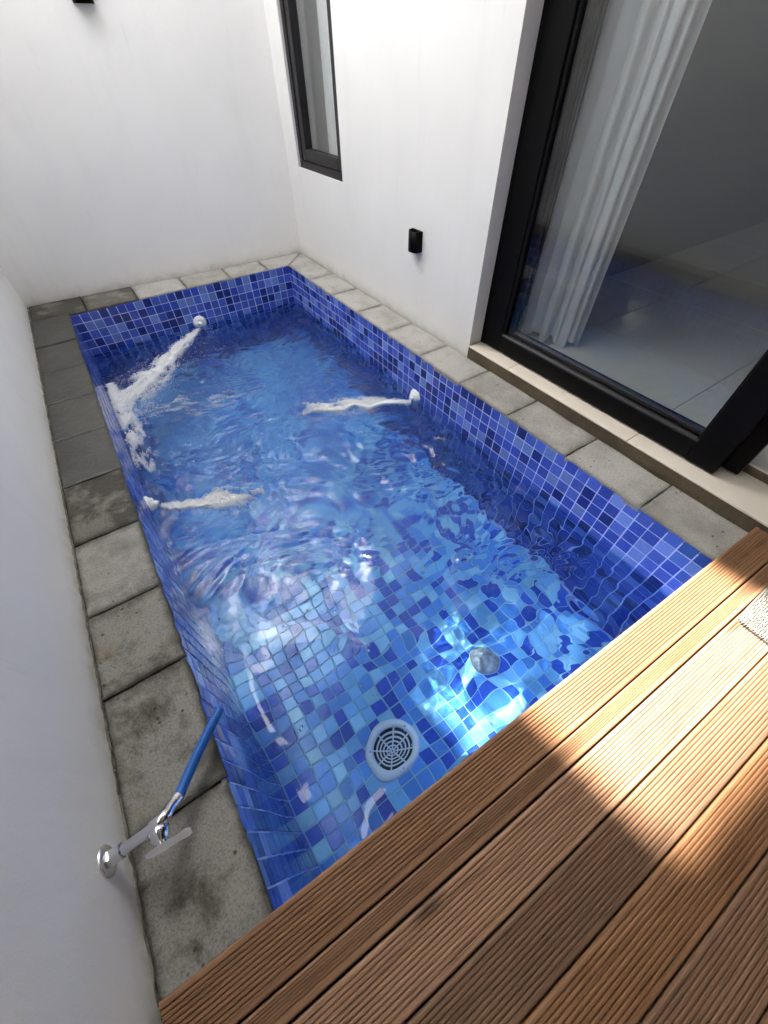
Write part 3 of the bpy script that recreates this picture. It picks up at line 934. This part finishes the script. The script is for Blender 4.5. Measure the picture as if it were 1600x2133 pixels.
# ------------------------------------------------------------------ foam and bubbles
ICO = None
def ico():
    global ICO
    if ICO is None:
        ICO = (np.array([(1, 0, 0), (-1, 0, 0), (0, 1, 0), (0, -1, 0), (0, 0, 1), (0, 0, -1)], float),
               np.array([(0, 2, 4), (2, 1, 4), (1, 3, 4), (3, 0, 4), (2, 0, 5), (1, 2, 5), (3, 1, 5), (0, 3, 5)]))
    return ICO
def ball20():
    b = bmesh.new(); bmesh.ops.create_icosphere(b, subdivisions=1, radius=1)
    for i, v in enumerate(b.verts): v.index = i
    t = (np.array([v.co[:] for v in b.verts]), np.array([[v.index for v in f.verts] for f in b.faces])); b.free()
    return t
def balls(name, pts, rad, mat, label=None, cat=None, kind='stuff', flat=1.0, shape=None):
    V0, F0 = shape or ico(); n = len(pts)
    sc = np.repeat(rad[:, None, None], 3, 2).astype(float)
    sc = np.broadcast_to(rad[:, None, None], (n, len(V0), 3)).copy()
    sc[:, :, 2] *= flat
    V = (V0[None] * sc + pts[:, None, :]) * T
    F = (F0[None] + (np.arange(n) * len(V0))[:, None, None]).reshape(-1, 3)
    me = bpy.data.meshes.new(name)
    me.vertices.add(n * len(V0)); me.vertices.foreach_set('co', V.ravel())
    me.loops.add(F.size); me.loops.foreach_set('vertex_index', F.ravel().astype(np.int32))
    me.polygons.add(len(F)); me.polygons.foreach_set('loop_start', np.arange(0, F.size, 3, dtype=np.int32))
    me.polygons.foreach_set('loop_total', np.full(len(F), 3, dtype=np.int32))
    me.polygons.foreach_set('use_smooth', np.ones(len(F), dtype=bool))
    me.update()
    me.materials.append(mat)
    o = link_mesh(name, me)
    return tag(o, label, cat, None, kind)
def clump(p, s=1.0):
    return noise.fractal(Vector((p[0] * s, p[1] * s, p[2] * s * .5)), 1.0, 2.0, 4)
def plume(a, b, w0, w1, n, seed, name, label, z0=-.42, z1=.10, pw=.9, thin=0.0, rmin=.018, rmax=.06, fade=.62, sc=1.0, edge=0.0):
    r = random.Random(seed)
    A = Vector((a[0], a[1], 0)); B = Vector((b[0], b[1], 0)); d = (B - A); L = d.length; d.normalize(); nn = Vector((-d.y, d.x, 0))
    P = []; Rr = []
    guard = 0
    while len(P) < n and guard < n * 12:
        guard += 1
        t = r.random() ** pw
        halo = r.random() < .45
        off = r.gauss(0, .85 if halo else .38)
        if halo: t = min(1.25, t * r.uniform(.9, 1.3))
        if abs(off) > 2.2: continue
        s_ = t * L
        # the stream wanders and breaks into streaks drawn out along the flow
        wand = noise.noise(Vector((s_ * .35, seed * 3.3, 0))) * .28 * t
        w = (w0 + (w1 - w0) * t) * (1 + .35 * noise.noise(Vector((s_ * .5, seed * 1.7, 5))))
        q_ = (off + wand) * w
        st = noise.fractal(Vector((s_ * .55, q_ * 1.9, seed)) * sc, .8, 2.1, 5)
        body = math.exp(-(off / .55) ** 2 * .5)
        dens = .56 * body + .62 * st - thin - 1.1 * max(0.0, t - fade)
        if halo: dens = .10 + .42 * st - .6 * thin - .35 * max(0.0, t - .8) - .10 * abs(off)
        if r.random() > dens * 1.25: continue
        p = A + d * s_ + nn * q_
        if p.x < -27.97 or p.x > -.02 or p.y > -.02: continue
        dep = r.random() ** 2.2
        P.append((p.x, p.y, water_h(p.x, p.y) + z1 + (z0 - z1) * dep)); Rr.append(r.uniform(rmin, rmax) * (.62 if halo else 1))
    return balls(name, np.array(P), np.array(Rr), M['foam'], label, 'foam')
plume((-14.9, -1.0), (-27.6, -14.3), .40, 3.6, 52000, 1, 'foam_jet', 'long white foaming jet from the far wall nozzle', pw=.72, fade=.75)
plume((-1.0, -31.0), (-11.4, -25.8), .32, 2.4, 32000, 2, 'foam_jet', 'white foaming jet from the nozzle below the glass door', pw=.75, fade=.5)
plume((-27.2, -31.2), (-19.6, -35.0), .26, 2.1, 24000, 3, 'foam_jet', 'white foaming jet from the left edge nozzle', pw=.75, fade=.48)
plume((-27.5, -8.6), (-26.9, -26.5), .8, 2.0, 20000, 4, 'foam_patch', 'white foam washing along the left tiled wall', pw=.85, fade=.45)
plume((-26.3, -16.0), (-13.5, -20.8), 3.0, 4.6, 5200, 5, 'foam_patch', 'thin broken foam drifting in the far half of the pool', thin=.42, z0=-.15, z1=.04, rmax=.04)
# loose bubbles and droplets on the surface
r_ = random.Random(21); P = []; Rr = []
while len(P) < 900:
    x = r_.uniform(-27.7, -.3); y = r_.uniform(-57, -.6)
    if r_.random() > (.9 if y > -48 else .22): continue
    if clump((x, y, 0), .25) < -.15: continue
    rad = .04 + .11 * r_.random() ** 3
    P.append((x, y, water_h(x, y) + rad * .05)); Rr.append(rad)
balls('water_bubbles', np.array(P), np.array(Rr), M['bubble'], 'small clear bubbles scattered on the water', 'bubbles', flat=.7, shape=ball20())
r_ = random.Random(22); P = []; Rr = []
while len(P) < 520:
    t = r_.random(); x = -16 - 12 * t + r_.gauss(0, 2.2); y = -3 - 12 * t + r_.gauss(0, 2.2)
    if x < -27.9 or x > -1 or y > -.3: continue
    P.append((x, y, water_h(x, y) + r_.random() ** 3 * .35)); Rr.append(r_.uniform(.025, .075))
balls('spray_droplets', np.array(P), np.array(Rr), M['foam'], 'fine white spray beside the long jet', 'spray')

# ------------------------------------------------------------------ pool floor fittings
dr = empty('pool_drain', (DR[0], DR[1], FZ), 'pale round slotted drain grate on the pool floor', 'drain')
D0 = Vector((DR[0], DR[1], FZ))
b = MB(); b.lathe([(a_ * DS, h_) for a_, h_ in ((1.24, .02), (1.28, .10), (1.45, .14), (1.60, .10), (1.66, .0), (1.66, -.05))], D0, (0, 0, 1), 48); b.build('rim', M['drain'], dr)
b = MB(); b.lathe([(1.3 * DS, -.02), (0, -.02)], D0, (0, 0, 1), 32); b.build('sump_shade', M['hole_shade'], dr)  # flat black disc painted as the shade below the grate
for rad in (.13, .46, .76, 1.04, 1.32):
    b = MB(); wdt = .058
    b.lathe([(max(rad - wdt, .02), .04), (max(rad - wdt, .02), .12), (rad + wdt, .12), (rad + wdt, .04)], D0, (0, 0, 1), 40, smooth=False); b.build('grate_ring', M['drain'], dr)
for k in range(8):
    a = math.pi * 2 * k / 8 + .2
    dv = Vector((math.cos(a), math.sin(a), 0)); tv = Vector((-dv.y, dv.x, 0))
    b = MB()
    b.add([D0 + dv * rr2 + tv * s2 + Vector((0, 0, z2)) for rr2 in (.15, 1.61) for s2 in (-.06, .06) for z2 in (.035, .124)], [[0, 1, 3, 2], [4, 6, 7, 5], [0, 4, 5, 1], [2, 3, 7, 6], [1, 5, 7, 3], [0, 2, 6, 4]])
    b.build('spoke', M['drain'], dr)
for k in range(3):
    a = 2 * math.pi * k / 3 + .5
    b = MB(); b.lathe([(.06, .13), (.05, .16), (0, .16)], D0 + Vector((1.8 * math.cos(a), 1.8 * math.sin(a), 0)), (0, 0, 1), 10); b.build('screw', M['satin'], dr)
dm = empty('floor_dome', (-10.25, -54.55, FZ), 'grey rounded dome fitting on the sunlit pool floor', 'pool fitting')
b = MB(); b.lathe([(1.12, .0), (1.12, .08), (1.06, .12), (1.0, .12)], (-10.25, -54.55, FZ), (0, 0, 1), 36); b.build('collar', M['drain'], dm)
b = MB(); b.lathe([(1.06, .10), (1.03, .30), (.90, .52), (.68, .68), (.36, .77), (0, .79)], (-10.25, -54.55, FZ), (0, 0, 1), 36); b.build('dome', M['dome'], dm)

# ------------------------------------------------------------------ tap and hose
tp = empty('wall_tap', (LX, -54.33, 1.68), 'chrome lever tap fixed low on the left white wall', 'tap')
tz = 1.68; ty_ = -54.33
b = MB(); b.lathe([(.54, 0), (.54, .05), (.50, .09), (.44, .12), (.20, .14)], (LX, ty_, tz), (1, 0, 0), 32); b.build('flange', M['satin'], tp)
b = MB(); b.lathe([(.30, .12), (.30, .52), (.24, .54)], (LX, ty_, tz), (1, 0, 0), 6, smooth=False); b.build('hex_nut', M['chrome'], tp)
def bez(p0, p1, p2, p3, n=14):
    p0, p1, p2, p3 = map(Vector, (p0, p1, p2, p3))
    return [p0 * (1 - t) ** 3 + p1 * 3 * t * (1 - t) ** 2 + p2 * 3 * t * t * (1 - t) + p3 * t ** 3 for t in [i / n for i in range(n + 1)]]
XA = LX + 1.75
b = MB(); pth = [(LX + .5, ty_, tz), (LX + .9, ty_, tz), (LX + 1.3, ty_, tz), (XA, ty_, tz)]
b.tube(pth, [.20, .20, .22, .27], 20); b.build('pipe', M['chrome'], tp)
sp = bez((XA - .15, ty_ + .03, tz), (XA + .45, ty_ + .06, tz + .10), (XA + .28, ty_ + .30, tz - .15), (XA + .56, ty_ + .50, tz - .40))
b = MB(); b.tube(sp, [.28 - .065 * min(1, i / 8) for i in range(len(sp))], 20); b.build('spout', M['chrome'], tp)
e_ = sp[-1]; dd_ = (sp[-1] - sp[-2]).normalized()
b = MB(); b.tube([e_ - dd_ * .02, e_ + dd_ * .20], [.225, .225], 20); b.build('spout_collar', M['satin'], tp)
b = MB(); b.lathe([(.26, -.05), (.37, .10), (.36, .26), (.27, .42), (.19, .54), (.21, .60), (.18, .64), (0, .64)], (XA - .05, ty_ - .05, tz - .05), (.10, -1, .10), 24); b.build('valve', M['chrome'], tp)
b = MB()
lv = [(-.32, .07), (-.1, .12), (.25, .13), (.8, .12), (1.15, .14), (1.28, .09)]
ox, oy, oz = XA - .22, ty_ - .68, tz + .02
v = []
for (u, w) in lv:
    hz = .05 * math.sin(u * 1.2)
    for s_, h_ in ((-w, 0), (w, 0), (w, .10), (-w, .10)):
        v.append((ox + u * .99, oy - u * .10 + s_ * .9 - h_ * .4, oz + s_ * .5 + hz + h_ * .9))
f = []
for i in range(len(lv) - 1):
    for k in range(4):
        f.append([i * 4 + k, i * 4 + (k + 1) % 4, i * 4 + 4 + (k + 1) % 4, i * 4 + 4 + k])
f += [[3, 2, 1, 0], [len(v) - 4, len(v) - 3, len(v) - 2, len(v) - 1]]
b.add(v, f); b.build('lever', M['satin'], tp)
hs = e_ + dd_ * .12
b = None
hp = bez(hs, hs + dd_ * .30, (-28.85, -52.85, 1.0), (-27.12, -51.45, .92), 26)
b = MB()
b.tube(hp, .205, 22, caps=False)
inn = [hp[-1], hp[-1] + (hp[-2] - hp[-1]) * 3]
b.tube([hp[-1] + (hp[-1] - hp[-2]) * .001, hp[-2]], [.14, .14], 22, caps=False)
tag(b.build('hose', M['hose'], None, origin=tuple(hs)), 'short blue plastic hose pushed onto the tap spout', 'hose')

for o in RECV + [o for o in bpy.data.objects if o.parent in (dr, dm)]:
    try: o.cycles.is_caustics_receiver = True
    except Exception: pass
